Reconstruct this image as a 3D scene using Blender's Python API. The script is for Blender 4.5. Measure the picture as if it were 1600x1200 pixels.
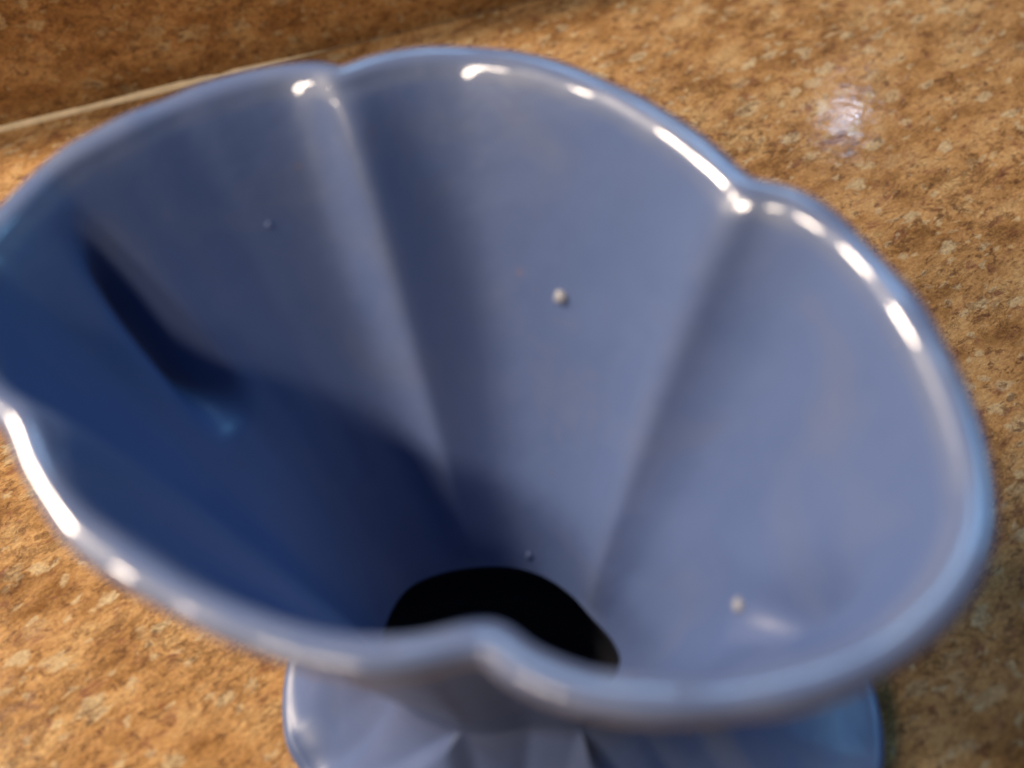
import bpy, bmesh, math, random
import numpy as np
from mathutils import Vector, Matrix

sc = bpy.context.scene
for o in list(bpy.data.objects):
    bpy.data.objects.remove(o)
random.seed(4)

# ------------------------------------------------------------------ camera
HR = 0.14                                   # height of the vase rim above the counter (m)
FPX = 2000.0                                # focal length in pixels of a 1600 px wide frame
TH, ROLL = math.radians(52), math.radians(7)
Fv = np.array([0, math.cos(TH), -math.sin(TH)])
R0 = np.array([1.0, 0, 0]); U0 = np.array([0, math.sin(TH), math.cos(TH)])
Rv = math.cos(ROLL) * R0 - math.sin(ROLL) * U0
Uv = math.sin(ROLL) * R0 + math.cos(ROLL) * U0
def ray(x, y): return Fv + Rv * (x - 800) / FPX - Uv * (y - 600) / FPX
CAM = np.array([0, 0, HR]) - ray(780, 590) * 0.234
def un(x, y, z):
    d = ray(x, y)
    return CAM + d * (z - CAM[2]) / d[2]

cd = bpy.data.cameras.new('camera')
cam = bpy.data.objects.new('camera', cd)
sc.collection.objects.link(cam)
m = Matrix(((Rv[0], Uv[0], -Fv[0], CAM[0]), (Rv[1], Uv[1], -Fv[1], CAM[1]),
            (Rv[2], Uv[2], -Fv[2], CAM[2]), (0, 0, 0, 1)))
cam.matrix_world = m
cd.sensor_width = 36.0
cd.lens = 36.0 * FPX / 1600
cd.clip_start = 0.01; cd.clip_end = 50
cd.dof.use_dof = True
cd.dof.focus_distance = 0.41
cd.dof.aperture_fstop = 6.0
sc.camera = cam

# ------------------------------------------------------------------ light
world = bpy.data.worlds.new('World'); sc.world = world
world.use_nodes = True
bg = world.node_tree.nodes['Background']
bg.inputs[0].default_value = (1.0, 0.92, 0.84, 1)
bg.inputs[1].default_value = 0.03

def area(name, loc, target, size, size_y, power, color):
    l = bpy.data.lights.new(name, 'AREA'); l.shape = 'RECTANGLE'
    l.size = size; l.size_y = size_y; l.energy = power; l.color = color
    o = bpy.data.objects.new(name, l); sc.collection.objects.link(o)
    o.location = loc
    o.rotation_euler = (Vector(target) - Vector(loc)).to_track_quat('-Z', 'Y').to_euler()
    return o
WARM = (1.0, 0.82, 0.64)
area('kitchen_lamp', (-0.84, -0.12, 0.84), (0, 0, 0.1), 0.14, 0.07, 6.0, WARM)
area('kitchen_lamp', (-0.78, 0.41, 0.90), (0, 0, 0.1), 0.30, 0.07, 19.0, WARM)
area('kitchen_lamp', (-0.58, -0.54, 0.84), (0, 0, 0.1), 0.34, 0.06, 3.8, WARM)
area('window_and_fill_light', (0.12, 0.82, 1.08), (0, 0, 0.1), 0.40, 0.30, 2.6, (0.36, 0.63, 1.0))
area('window_and_fill_light', (0.90, 0.48, 1.00), (0, 0, 0.1), 0.40, 0.40, 3.6, (0.20, 0.56, 1.0))  # added blue fill for the left inner wall, no second window
wp = un(1320, 185, 0) + np.array([0.2689, 0.7145, 0.6459]) * 1.5
area('small_window_gap', tuple(wp), (0.137, 0.2126, 0), 0.035, 0.02, 0.13, (0.62, 0.74, 1.0))

sc.view_settings.view_transform = 'Standard'
sc.view_settings.look = 'None'
sc.view_settings.exposure = 0.0
sc.view_settings.gamma = 1.0
sc.render.engine = 'CYCLES'

# ------------------------------------------------------------------ materials
def new_mat(name):
    mt = bpy.data.materials.new(name); mt.use_nodes = True
    nt = mt.node_tree
    return mt, nt, nt.nodes, nt.links, nt.nodes['Principled BSDF']
def ramp(N, pts, interp='LINEAR'):
    r = N.new('ShaderNodeValToRGB'); r.color_ramp.interpolation = interp
    e = r.color_ramp.elements
    while len(e) < len(pts): e.new(0.5)
    for k, (p, c) in enumerate(pts):
        e[k].position = p; e[k].color = (*c, 1) if len(c) == 3 else c
    return r
def noise(N, L, vec, scale, detail=4, rough=0.55, dist=0.0):
    n = N.new('ShaderNodeTexNoise'); n.inputs['Scale'].default_value = scale
    n.inputs['Detail'].default_value = detail; n.inputs['Roughness'].default_value = rough
    n.inputs['Distortion'].default_value = dist
    L.new(vec, n.inputs['Vector']); return n
def mix(N, L, fac, a, b, mode='MIX'):
    n = N.new('ShaderNodeMix'); n.data_type = 'RGBA'; n.blend_type = mode
    for sock, v in ((n.inputs[0], fac), (n.inputs[6], a), (n.inputs[7], b)):
        if isinstance(v, bpy.types.NodeSocket): L.new(v, sock)
        elif isinstance(v, tuple): sock.default_value = (*v, 1)
        else: sock.default_value = v
    return n.outputs[2]

def laminate():
    mt, nt, N, L, P = new_mat('speckled_laminate')
    tc = N.new('ShaderNodeTexCoord')
    mp = N.new('ShaderNodeMapping'); mp.vector_type = 'TEXTURE'
    mp.inputs['Rotation'].default_value = (0, 0, math.radians(32))
    mp.inputs['Scale'].default_value = (1.5, 0.9, 1.0)
    L.new(tc.outputs['Object'], mp.inputs['Vector'])
    v = mp.outputs['Vector']
    wn = noise(N, L, v, 90, 3, 0.6)
    wadd = N.new('ShaderNodeMix'); wadd.data_type = 'VECTOR'; wadd.inputs[0].default_value = 0.008
    L.new(v, wadd.inputs[4]); L.new(wn.outputs['Color'], wadd.inputs[5])
    vv = wadd.outputs[1]
    base = noise(N, L, vv, 75, 8, 0.68)
    col = ramp(N, [(0.30, (0.23, 0.108, 0.036)), (0.43, (0.40, 0.215, 0.080)), (0.53, (0.54, 0.31, 0.125)),
                   (0.66, (0.64, 0.42, 0.19))])
    L.new(base.outputs['Fac'], col.inputs[0])
    c = col.outputs[0]
    # red-brown blots
    n2 = noise(N, L, vv, 210, 5, 0.65, 0.4)
    r2 = ramp(N, [(0.54, (0, 0, 0)), (0.68, (0.8, 0.8, 0.8))]); L.new(n2.outputs['Fac'], r2.inputs[0])
    c = mix(N, L, r2.outputs[0], c, (0.24, 0.095, 0.055))
    # pale flecks of several sizes, ragged
    vr = N.new('ShaderNodeMix'); vr.data_type = 'VECTOR'; vr.inputs[0].default_value = 0.004
    wr2 = noise(N, L, v, 300, 3, 0.6)
    L.new(vv, vr.inputs[4]); L.new(wr2.outputs['Color'], vr.inputs[5])
    for scl, thr_, rad, amt in ((155, 0.75, 0.45, 0.70), (300, 0.70, 0.45, 0.6), (105, 0.86, 0.43, 0.65)):
        vo = N.new('ShaderNodeTexVoronoi'); vo.inputs['Scale'].default_value = scl
        L.new(vr.outputs[1], vo.inputs['Vector'])
        r5 = ramp(N, [(rad * 0.65, (1, 1, 1)), (rad, (0, 0, 0))]); L.new(vo.outputs['Distance'], r5.inputs[0])
        sep = N.new('ShaderNodeSeparateColor'); L.new(vo.outputs['Color'], sep.inputs[0])
        r6 = ramp(N, [(thr_, (0, 0, 0)), (thr_ + 0.10, (amt, amt, amt))]); L.new(sep.outputs[0], r6.inputs[0])
        fl = mix(N, L, 1.0, r5.outputs[0], r6.outputs[0], 'MULTIPLY')
        c = mix(N, L, fl, c, (0.66, 0.53, 0.31))
    # dark threads and clusters
    n3 = noise(N, L, vr.outputs[1], 60, 8, 0.75, 0.8)
    r3 = ramp(N, [(0.0, (0, 0, 0)), (0.462, (0, 0, 0)), (0.497, (0.72, 0.72, 0.72)), (0.53, (0, 0, 0))]); L.new(n3.outputs['Fac'], r3.inputs[0])
    n4 = noise(N, L, vv, 40, 4, 0.6)
    r4 = ramp(N, [(0.40, (0, 0, 0)), (0.58, (1, 1, 1))]); L.new(n4.outputs['Fac'], r4.inputs[0])
    dk = mix(N, L, 1.0, r3.outputs[0], r4.outputs[0], 'MULTIPLY')
    c = mix(N, L, dk, c, (0.10, 0.050, 0.022))
    n5 = noise(N, L, vr.outputs[1], 330, 4, 0.7)
    r8 = ramp(N, [(0.55, (0, 0, 0)), (0.64, (0.68, 0.68, 0.68))]); L.new(n5.outputs['Fac'], r8.inputs[0])
    c = mix(N, L, r8.outputs[0], c, (0.11, 0.050, 0.028))
    # fine grain
    n7 = noise(N, L, v, 900, 3, 0.7)
    r7 = ramp(N, [(0.3, (0.66, 0.62, 0.66)), (0.7, (1.25, 1.25, 1.2))]); L.new(n7.outputs['Fac'], r7.inputs[0])
    c = mix(N, L, 1.0, c, r7.outputs[0], 'MULTIPLY')
    c = mix(N, L, 1.0, c, (0.80, 0.80, 0.82), 'MULTIPLY')
    L.new(c, P.inputs['Base Color'])
    rr = ramp(N, [(0.3, (0.05, 0.05, 0.05)), (0.7, (0.15, 0.15, 0.15))]); L.new(n2.outputs['Fac'], rr.inputs[0])
    L.new(rr.outputs[0], P.inputs['Roughness'])
    P.inputs['Specular IOR Level'].default_value = 0.35
    b = N.new('ShaderNodeBump'); b.inputs['Strength'].default_value = 0.14; b.inputs['Distance'].default_value = 0.0006
    n8 = noise(N, L, tc.outputs['Object'], 150, 3, 0.5)
    L.new(n8.outputs['Fac'], b.inputs['Height']); L.new(b.outputs[0], P.inputs['Normal'])
    return mt

def glaze():
    mt, nt, N, L, P = new_mat('periwinkle_blue_glaze')
    tc = N.new('ShaderNodeTexCoord'); v = tc.outputs['Object']
    n1 = noise(N, L, v, 38, 4, 0.55)
    c1 = ramp(N, [(0.3, (0.082, 0.126, 0.272)), (0.7, (0.096, 0.140, 0.290))]); L.new(n1.outputs['Fac'], c1.inputs[0])
    c = c1.outputs[0]
    # the glaze runs thin and pale over the lip and ridges, and is cloudy elsewhere
    a2 = N.new('ShaderNodeAttribute'); a2.attribute_name = 'thin'
    n9 = noise(N, L, v, 70, 5, 0.6)
    r9 = ramp(N, [(0.3, (0.15, 0.15, 0.15)), (0.7, (0.75, 0.75, 0.75))]); L.new(n9.outputs['Fac'], r9.inputs[0])
    th = mix(N, L, 1.0, r9.outputs[0], a2.outputs['Color'], 'MULTIPLY')
    c = mix(N, L, th, c, (0.145, 0.18, 0.285))
    n10 = noise(N, L, v, 22, 5, 0.65, 0.5)
    r10 = ramp(N, [(0.5, (0, 0, 0)), (0.70, (0.5, 0.5, 0.5))]); L.new(n10.outputs['Fac'], r10.inputs[0])
    c = mix(N, L, r10.outputs[0], c, (0.140, 0.165, 0.255))
    # a few rusty iron specks in the glaze
    n2 = noise(N, L, v, 210, 2, 0.5)
    r2 = ramp(N, [(0.73, (0, 0, 0)), (0.79, (0.3, 0.3, 0.3))]); L.new(n2.outputs['Fac'], r2.inputs[0])
    c = mix(N, L, r2.outputs[0], c, (0.22, 0.13, 0.12))
    L.new(c, P.inputs['Base Color'])
    n3 = noise(N, L, v, 60, 3, 0.5)
    r3 = ramp(N, [(0.3, (0.32, 0.32, 0.32)), (0.7, (0.42, 0.42, 0.42))]); L.new(n3.outputs['Fac'], r3.inputs[0])
    L.new(r3.outputs[0], P.inputs['Roughness'])
    P.inputs['IOR'].default_value = 1.52
    at = N.new('ShaderNodeAttribute'); at.attribute_name = 'gloss'
    L.new(at.outputs['Fac'], P.inputs['Coat Weight'])
    P.inputs['Coat IOR'].default_value = 1.6
    P.inputs['Coat Roughness'].default_value = 0.06
    b = N.new('ShaderNodeBump'); b.inputs['Strength'].default_value = 0.2; b.inputs['Distance'].default_value = 0.001
    n4 = noise(N, L, v, 120, 3, 0.5)
    L.new(n4.outputs['Fac'], b.inputs['Height']); L.new(b.outputs[0], P.inputs['Normal'])
    return mt

def plain(name, col, rough):
    mt, nt, N, L, P = new_mat(name)
    tc = N.new('ShaderNodeTexCoord')
    n = noise(N, L, tc.outputs['Object'], 150, 4, 0.6)
    r = ramp(N, [(0.3, tuple(0.75 * k for k in col)), (0.7, col)]); L.new(n.outputs['Fac'], r.inputs[0])
    L.new(r.outputs[0], P.inputs['Base Color']); P.inputs['Roughness'].default_value = rough
    return mt

LAM, GLZ = laminate(), glaze()
WELL_SHADE = plain('well_shade', (0.010, 0.012, 0.022), 0.8)  # shade inside the well, painted as a near-black glaze colour
PALE = plain('bare_glaze_pimple', (0.36, 0.37, 0.42), 0.3)
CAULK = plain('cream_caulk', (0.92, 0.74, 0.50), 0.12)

def link(name, me, mat, parent=None, smooth=True):
    me.materials.append(mat)
    if smooth:
        for p in me.polygons: p.use_smooth = True
    o = bpy.data.objects.new(name, me); sc.collection.objects.link(o)
    if parent: o.parent = parent
    return o
def mesh(name, verts, faces):
    me = bpy.data.meshes.new(name); me.from_pydata([tuple(map(float, v)) for v in verts], [], faces)
    me.validate(); me.update(); return me

# ------------------------------------------------------------------ countertop and backsplash
b0 = un(0, 203, 0); b1 = un(800, 8, 0)
bd = (b1 - b0) / np.linalg.norm(b1 - b0)             # along the backsplash
bn = np.array([bd[1], -bd[0], 0])                    # out of the backsplash, over the counter
def bp(s, t, z): return b0 + bd * s + bn * t + np.array([0, 0, z])
# counter sheet: from the front edge back to the start of the cove, with a thickness below
def extrude(name, pr, s0, s1, closed=True):
    n = len(pr); vs = [bp(s0, t, z) for t, z in pr] + [bp(s1, t, z) for t, z in pr]
    fs = [(k, (k + 1) % n, n + (k + 1) % n, n + k) for k in range(n)]
    fs += [tuple(range(n))[::-1], tuple(range(n, 2 * n))]
    return mesh(name, vs, fs)
fr = 0.012
front = [(0.95 + fr * math.sin(a), -fr + fr * math.cos(a)) for a in [k * math.pi / 16 for k in range(9)]]
pr_c = [(0.0012, 0.0)] + [(0.95, 0.0)] + front[1:] + [(0.962, -0.04), (0.0012, -0.04)]
counter = link('countertop', extrude('countertop', pr_c, -1.0, 1.2), LAM, None, False)
counter['kind'] = 'structure'; counter['label'] = 'ochre speckled laminate countertop under the blue vase'
pr_b = [(0.0, -0.04), (0.0, 0.055)] + [(-0.006 + 0.006 * math.cos(a), 0.055 + 0.006 * math.sin(a)) for a in
        [k * math.pi / 12 for k in range(1, 7)]] + [(-0.02, 0.061), (-0.02, -0.04)]
splash = link('backsplash', extrude('backsplash', pr_b, -1.0, 1.2), LAM, None, False)
splash['kind'] = 'structure'; splash['label'] = 'shaded speckled laminate backsplash at the back of the counter'

# caulk bead in the joint, narrowed to the right to shape the fading glint
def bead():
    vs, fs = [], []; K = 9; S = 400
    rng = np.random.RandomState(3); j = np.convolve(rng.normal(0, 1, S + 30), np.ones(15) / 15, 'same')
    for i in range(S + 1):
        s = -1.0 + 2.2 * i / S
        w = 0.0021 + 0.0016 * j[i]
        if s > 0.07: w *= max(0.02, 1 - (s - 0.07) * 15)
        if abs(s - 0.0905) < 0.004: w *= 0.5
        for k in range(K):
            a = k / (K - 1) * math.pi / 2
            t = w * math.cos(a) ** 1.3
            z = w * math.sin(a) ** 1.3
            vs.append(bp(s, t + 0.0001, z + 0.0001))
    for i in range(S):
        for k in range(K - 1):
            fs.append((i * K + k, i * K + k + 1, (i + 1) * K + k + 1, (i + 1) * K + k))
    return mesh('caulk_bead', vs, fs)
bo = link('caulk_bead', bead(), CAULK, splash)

# ------------------------------------------------------------------ vase
RIM = [  # lip centre line, one run per petal, each starting at a fold
 [(535,134),(565,120),(610,107),(670,99),(740,99),(810,109),(880,128),(950,157),(1015,193),(1070,230),(1115,267),(1146,297)],
 [(1166,312),(1200,314),(1250,332),(1305,370),(1360,427),(1410,492),(1453,567),(1488,647),(1512,732),(1518,812)],
 [(1502,882),(1458,950),(1390,1010),(1300,1056),(1200,1084),(1100,1096),(1000,1094),(925,1084),(858,1062),(806,1036)],
 [(772,1004),(730,1006),(650,1026),(570,1030),(480,1013),(390,983),(300,941),(210,888),(130,828),(88,772),(62,718)],
 [(42,664),(4,634),(-28,598),(-48,545),(-53,490),(-42,430),(-14,380),(24,338)],
 [(62,300),(85,279),(127,250),(202,210),(290,171),(370,144),(440,128),(490,125),(517,129)],
]
RL = 0.0037                                    # lip radius
ZL = HR - RL
ZT = 0.034                                     # height of the throat
NS = 110                                       # samples per petal
def catmull(P, per=24):
    n = len(P); out = []; idx = []
    for i in range(n):
        p0, p1, p2, p3 = P[i - 1], P[i], P[(i + 1) % n], P[(i + 2) % n]
        idx.append(len(out))
        for k in range(per):
            t = k / per
            out.append(0.5 * ((2 * p1) + (-p0 + p2) * t + (2 * p0 - 5 * p1 + 4 * p2 - p3) * t * t + (-p0 + 3 * p1 - 3 * p2 + p3) * t ** 3))
    return np.array(out), idx
flat = []; starts = []
for run in RIM:
    starts.append(len(flat)); flat += run
P3 = np.array([un(x, y, ZL)[:2] for x, y in flat])
dense, idx = catmull(P3)
rim = []
for k in range(6):
    a = idx[starts[k]]; b = idx[starts[k + 1]] if k < 5 else len(dense)
    seg = np.vstack([dense[a:b], dense[b % len(dense)][None]])
    d = np.r_[0, np.cumsum(np.linalg.norm(np.diff(seg, axis=0), axis=1))]
    s = np.linspace(0, d[-1], NS, endpoint=False)
    rim.append(np.c_[np.interp(s, d, seg[:, 0]), np.interp(s, d, seg[:, 1])])
rim = np.vstack(rim); NU = len(rim)
def smooth(a, n):
    for _ in range(n): a = (np.roll(a, 1, 0) + 2 * a + np.roll(a, -1, 0)) / 4
    return a
rim = smooth(rim, 14)
tan = smooth(np.roll(rim, -1, 0) - np.roll(rim, 1, 0), 10)
tan /= np.linalg.norm(tan, axis=1)[:, None]
inn = np.c_[tan[:, 1], -tan[:, 0]]             # clockwise run seen from above: inward is to the right
# throat: folds reach it here
tc0 = np.array([-0.0065, -0.001]); TRX, TRY = 0.0275, 0.0235
TPIX = [(735, 888), (930, 965), (968, 1035), (840, 1125), (650, 1070), (625, 950)]
tang = []
for x, y in TPIX:
    q = (un(x, y, ZT)[:2] - tc0) / np.array([TRX, TRY]); tang.append(math.atan2(q[1], q[0]))
tang = np.array(tang)
for k in range(1, 6):
    while tang[k] > tang[k - 1]: tang[k] -= 2 * math.pi
ext = np.r_[tang, tang[0] - 2 * math.pi]
ang = np.interp(np.arange(NU) / NS, np.arange(7), ext)
lin = ext[0] - 2 * math.pi * np.arange(NU) / NU
ang = lin + smooth((ang - lin)[:, None], 500)[:, 0]
TOUT = [(600,985),(635,922),(700,893),(780,885),(840,897),(888,926),(922,962),(958,1003),(968,1040),(935,1080),(850,1112),(740,1112),(650,1075),(608,1032)]
tq = (catmull(np.array([un(x, y, ZT)[:2] for x, y in TOUT]))[0] - tc0) / np.array([TRX, TRY])
tp, tr = np.arctan2(tq[:, 1], tq[:, 0]), np.linalg.norm(tq, axis=1); to = np.argsort(tp)
tw = np.interp((ang + math.pi) % (2 * math.pi) - math.pi, tp[to], tr[to], period=2 * math.pi)
thr = np.c_[tc0[0] + TRX * tw * np.cos(ang), tc0[1] + TRY * tw * np.sin(ang)]
U = np.arange(NU) / NS                          # petal coordinate 0..6
def du(k):
    d = np.abs(U - k); return np.minimum(d, 6 - d)
def sstep(a, b, x):
    t = np.clip((x - a) / (b - a), 0, 1); return t * t * (3 - 2 * t)
LIPA = np.linspace(150, -88, 26)
wob = smooth(np.random.RandomState(7).normal(0, 1, (NU, 1)), 60)[:, 0]; wob = 1 + 0.05 * wob / wob.std()
def lip(a):
    # 180 = inside, 90 = top, 0 = outside; an ellipse whose flatter side faces up and inwards
    a = math.radians(a); tl = math.radians(26)
    ca, sa = 1.12 * math.cos(a - tl), 0.9 * math.sin(a - tl)
    ex, ez = ca * math.cos(tl) - sa * math.sin(tl), ca * math.sin(tl) + sa * math.cos(tl)
    return np.c_[rim - inn * (RL * ex * wob)[:, None], ZL + RL * ez * wob]
LIP0 = lip(LIPA[0])
def inner(v):                                   # ring of points of the inside wall, v = 0 lip .. 1 throat
    start = LIP0[:, :2]
    w = v ** 0.96
    p = start * (1 - w) + thr * w
    z = LIP0[:, 2] + (ZT - LIP0[:, 2]) * (v ** 1.05)
    # gentle belly of the petals and inward ridges that carry on from the notches
    cen = p - (tc0 * (0.3 + 0.7 * v) + rim.mean(0) * 0.7 * (1 - v))
    cen /= np.linalg.norm(cen, axis=1)[:, None]
    off = 0.0025 * math.sin(math.pi * min(v, 1)) * np.ones(NU)
    env = math.sin(math.pi * min(1, v * 1.02)) ** 0.6
    for k, amp in ((0, .0050), (1, .0046), (3, .0040), (4, .0060)):
        off -= amp * env * np.exp(-(du(k) / (0.10 + 0.13 * v)) ** 2)
    gF = sstep(0.03, 0.32, np.array(v)) * (1 - sstep(0.46, 0.54, np.array(v)))
    off += 0.0150 * gF * np.exp(-(du(5) / (0.055 + .07 * v)) ** 2)
    gC = sstep(0.06, 0.46, np.array(v)) ** 2 * (1 - sstep(0.50, 0.62, np.array(v)))
    off += 0.0105 * gC * np.exp(-(du(2) / 0.13) ** 2)
    p = p + cen * off[:, None]
    return np.c_[p, z]
WALL = 0.0034
rings = []
# hollow of the stem and foot below the throat; its shade is put into a near-black colour
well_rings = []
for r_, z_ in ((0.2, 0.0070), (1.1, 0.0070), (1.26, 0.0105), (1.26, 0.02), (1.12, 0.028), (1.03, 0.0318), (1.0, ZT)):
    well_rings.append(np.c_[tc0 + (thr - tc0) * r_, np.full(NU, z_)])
VS = np.linspace(1, 0, 62)
first_inner = len(rings)
for v in VS: rings.append(inner(v))
last_inner = len(rings) - 1
for a in LIPA[1:]: rings.append(lip(a))          # the rolled lip
def outer(v):
    q = inner(v)
    cen = q[:, :2] - (tc0 * (0.3 + 0.7 * v) + rim.mean(0) * 0.7 * (1 - v))
    cen /= np.linalg.norm(cen, axis=1)[:, None]
    k = min(1, v / 0.2)
    dirv = -inn * (1 - k) + cen * k
    dirv /= np.linalg.norm(dirv, axis=1)[:, None]
    q[:, :2] += dirv * (WALL if v > .07 else WALL)
    q[:, 2] -= 0.002
    return q
for v in np.linspace(0.05, 0.86, 44): rings.append(outer(v))
last = rings[-1]
for r_, dz in ((0.985, .004), (0.97, .009)):
    q = last.copy(); q[:, :2] = tc0 + (q[:, :2] - tc0) * r_; q[:, 2] -= dz; rings.append(q)
waist = rings[-1]
def grid(name, rings, cap_first=False):
    V = np.vstack(rings); F = []
    n = len(rings[0])
    for i in range(len(rings) - 1):
        for j in range(n):
            k = (j + 1) % n
            F.append((i * n + j, (i + 1) * n + j, (i + 1) * n + k, i * n + k))
    if cap_first: F.append(tuple(range(n)))
    return mesh(name, V, F)

vase = bpy.data.objects.new('vase', None); sc.collection.objects.link(vase)
vase.empty_display_size = 0.05
vase['label'] = 'glossy periwinkle blue ceramic vase with scalloped flower rim on the counter'
vase['category'] = 'vase'
bowl = link('bowl', grid('bowl', rings), GLZ, vase)
well = link('well', grid('well', well_rings, True), WELL_SHADE, vase)
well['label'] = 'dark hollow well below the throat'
gl = np.full((len(rings), NU), 0.04); gl[last_inner - 1:last_inner + 26] = 1.0
th_ = np.zeros((len(rings), NU)); th_[last_inner - 1:last_inner + 24] = 1.0
for q_, v in enumerate(VS):
    for k in (0, 1, 3, 4): th_[first_inner + q_] += 0.55 * np.exp(-(du(k) / (0.07 + 0.08 * v)) ** 2)
th_ = np.clip(th_, 0, 1)
a2 = bowl.data.attributes.new('thin', 'FLOAT', 'POINT'); a2.data.foreach_set('value', th_.ravel())
at = bowl.data.attributes.new('gloss', 'FLOAT', 'POINT'); at.data.foreach_set('value', gl.ravel())
bowl['label'] = 'petal-lobed funnel bowl with rolled lip and dark throat'

# foot: flaring, petal-lobed, with pointed petals in relief
cF = np.array([0.004, -0.004])
wr = waist[:, :2] - cF
wphi = np.arctan2(wr[:, 1], wr[:, 0]); o_ = np.argsort(wphi)
wl = np.linalg.norm(wr, axis=1)
NF = 420
phi = np.linspace(-math.pi, math.pi, NF, endpoint=False)
w_r = np.interp(phi, wphi[o_], wl[o_], period=2 * math.pi) - 0.0015
w_z = waist[0, 2] + 0.006
PC = math.radians(160)                          # centre of one lobe
lob = (phi - PC + math.pi / 6) % (math.pi / 3) - math.pi / 6     # -30..30 deg about the lobe centre
a_ = lob / (math.pi / 6)
Rf = 0.0735 * (1 + 0.055 * (np.cos(a_ * math.pi / 2) ** 0.8) - 0.03) + 0.0045 * np.cos(phi + 0.25)
fr = []
T = np.linspace(0, 1, 46)
for t in T:
    s = t ** 1.25
    r_ = w_r * (1 - s) + Rf * s
    z_ = 0.007 + (w_z - 0.007) * (1 - t) ** 1.7
    inside = sstep(0, 0.34, (max(t - 0.06, 0) / 0.94) ** 0.6 * 1.05 - np.abs(a_))
    lift = 0.0034 * inside * (1 - 0.35 * np.abs(a_)) - 0.0022 * np.exp(-((1 - np.abs(a_)) / 0.16) ** 2) * t
    fr.append(np.c_[cF[0] + (r_ + 0.5 * lift) * np.cos(phi), cF[1] + (r_ + 0.5 * lift) * np.sin(phi), z_ + lift])
edge = fr[-1]
for k in range(1, 8):                           # rounded edge and underside
    a = k / 7 * math.pi * 0.9
    q = edge.copy(); g = 0.0036 * math.sin(a) * 0.6
    q[:, 0] += np.cos(phi) * g; q[:, 1] += np.sin(phi) * g
    q[:, 2] = edge[:, 2] * (1 - (1 - math.cos(a)) / 2) + 0.0004 * (1 - math.cos(a)) / 2
    fr.append(q)
q = fr[-1].copy(); q[:, :2] = cF + (q[:, :2] - cF) * 0.9; q[:, 2] = 0.0003; fr.append(q)
foot = link('foot', grid('foot', fr[::-1], True), GLZ, vase)
foot['label'] = 'flared foot with pointed petals in relief'

# glaze pimples on the inside wall
inner_pts = np.vstack(rings[first_inner:last_inner + 1])
q = inner_pts - CAM; kz = q @ Fv
px = 800 + FPX * (q @ Rv) / kz; py = 600 - FPX * (q @ Uv) / kz
def blob(r, h):
    bm = bmesh.new(); bmesh.ops.create_uvsphere(bm, u_segments=14, v_segments=8, radius=1)
    for v in bm.verts: v.co = Vector((v.co.x * r * (1 + .15 * math.sin(2 * v.co.y + x)), v.co.y * r * (0.9 + .15 * math.cos(2 * v.co.x + y)), v.co.z * h))
    me = bpy.data.meshes.new('glaze_bump'); bm.to_mesh(me); bm.free(); return me
for x, y, r, h in ((878, 461, .0021, .0014), (1150, 946, .0018, .0013), (418, 346, .0009, .0004), (828, 868, .0012, .0005)):
    dist = (px - x) ** 2 + (py - y) ** 2
    i = int(np.argmin(dist)); ri, ui = divmod(i, NU)
    ring = rings[first_inner + ri]; nxt = rings[first_inner + min(ri + 1, last_inner - first_inner)]; prv = rings[first_inner + max(ri - 1, 0)]
    n = np.cross(ring[(ui + 1) % NU] - ring[ui - 1], nxt[ui] - prv[ui]); n /= np.linalg.norm(n)
    if n @ (CAM - ring[ui]) < 0: n = -n
    o = link('glaze_bump', blob(r, h), PALE if h > .001 else GLZ, vase)
    o.location = Vector(ring[ui]); o.rotation_euler = Vector(n).to_track_quat('Z', 'Y').to_euler()
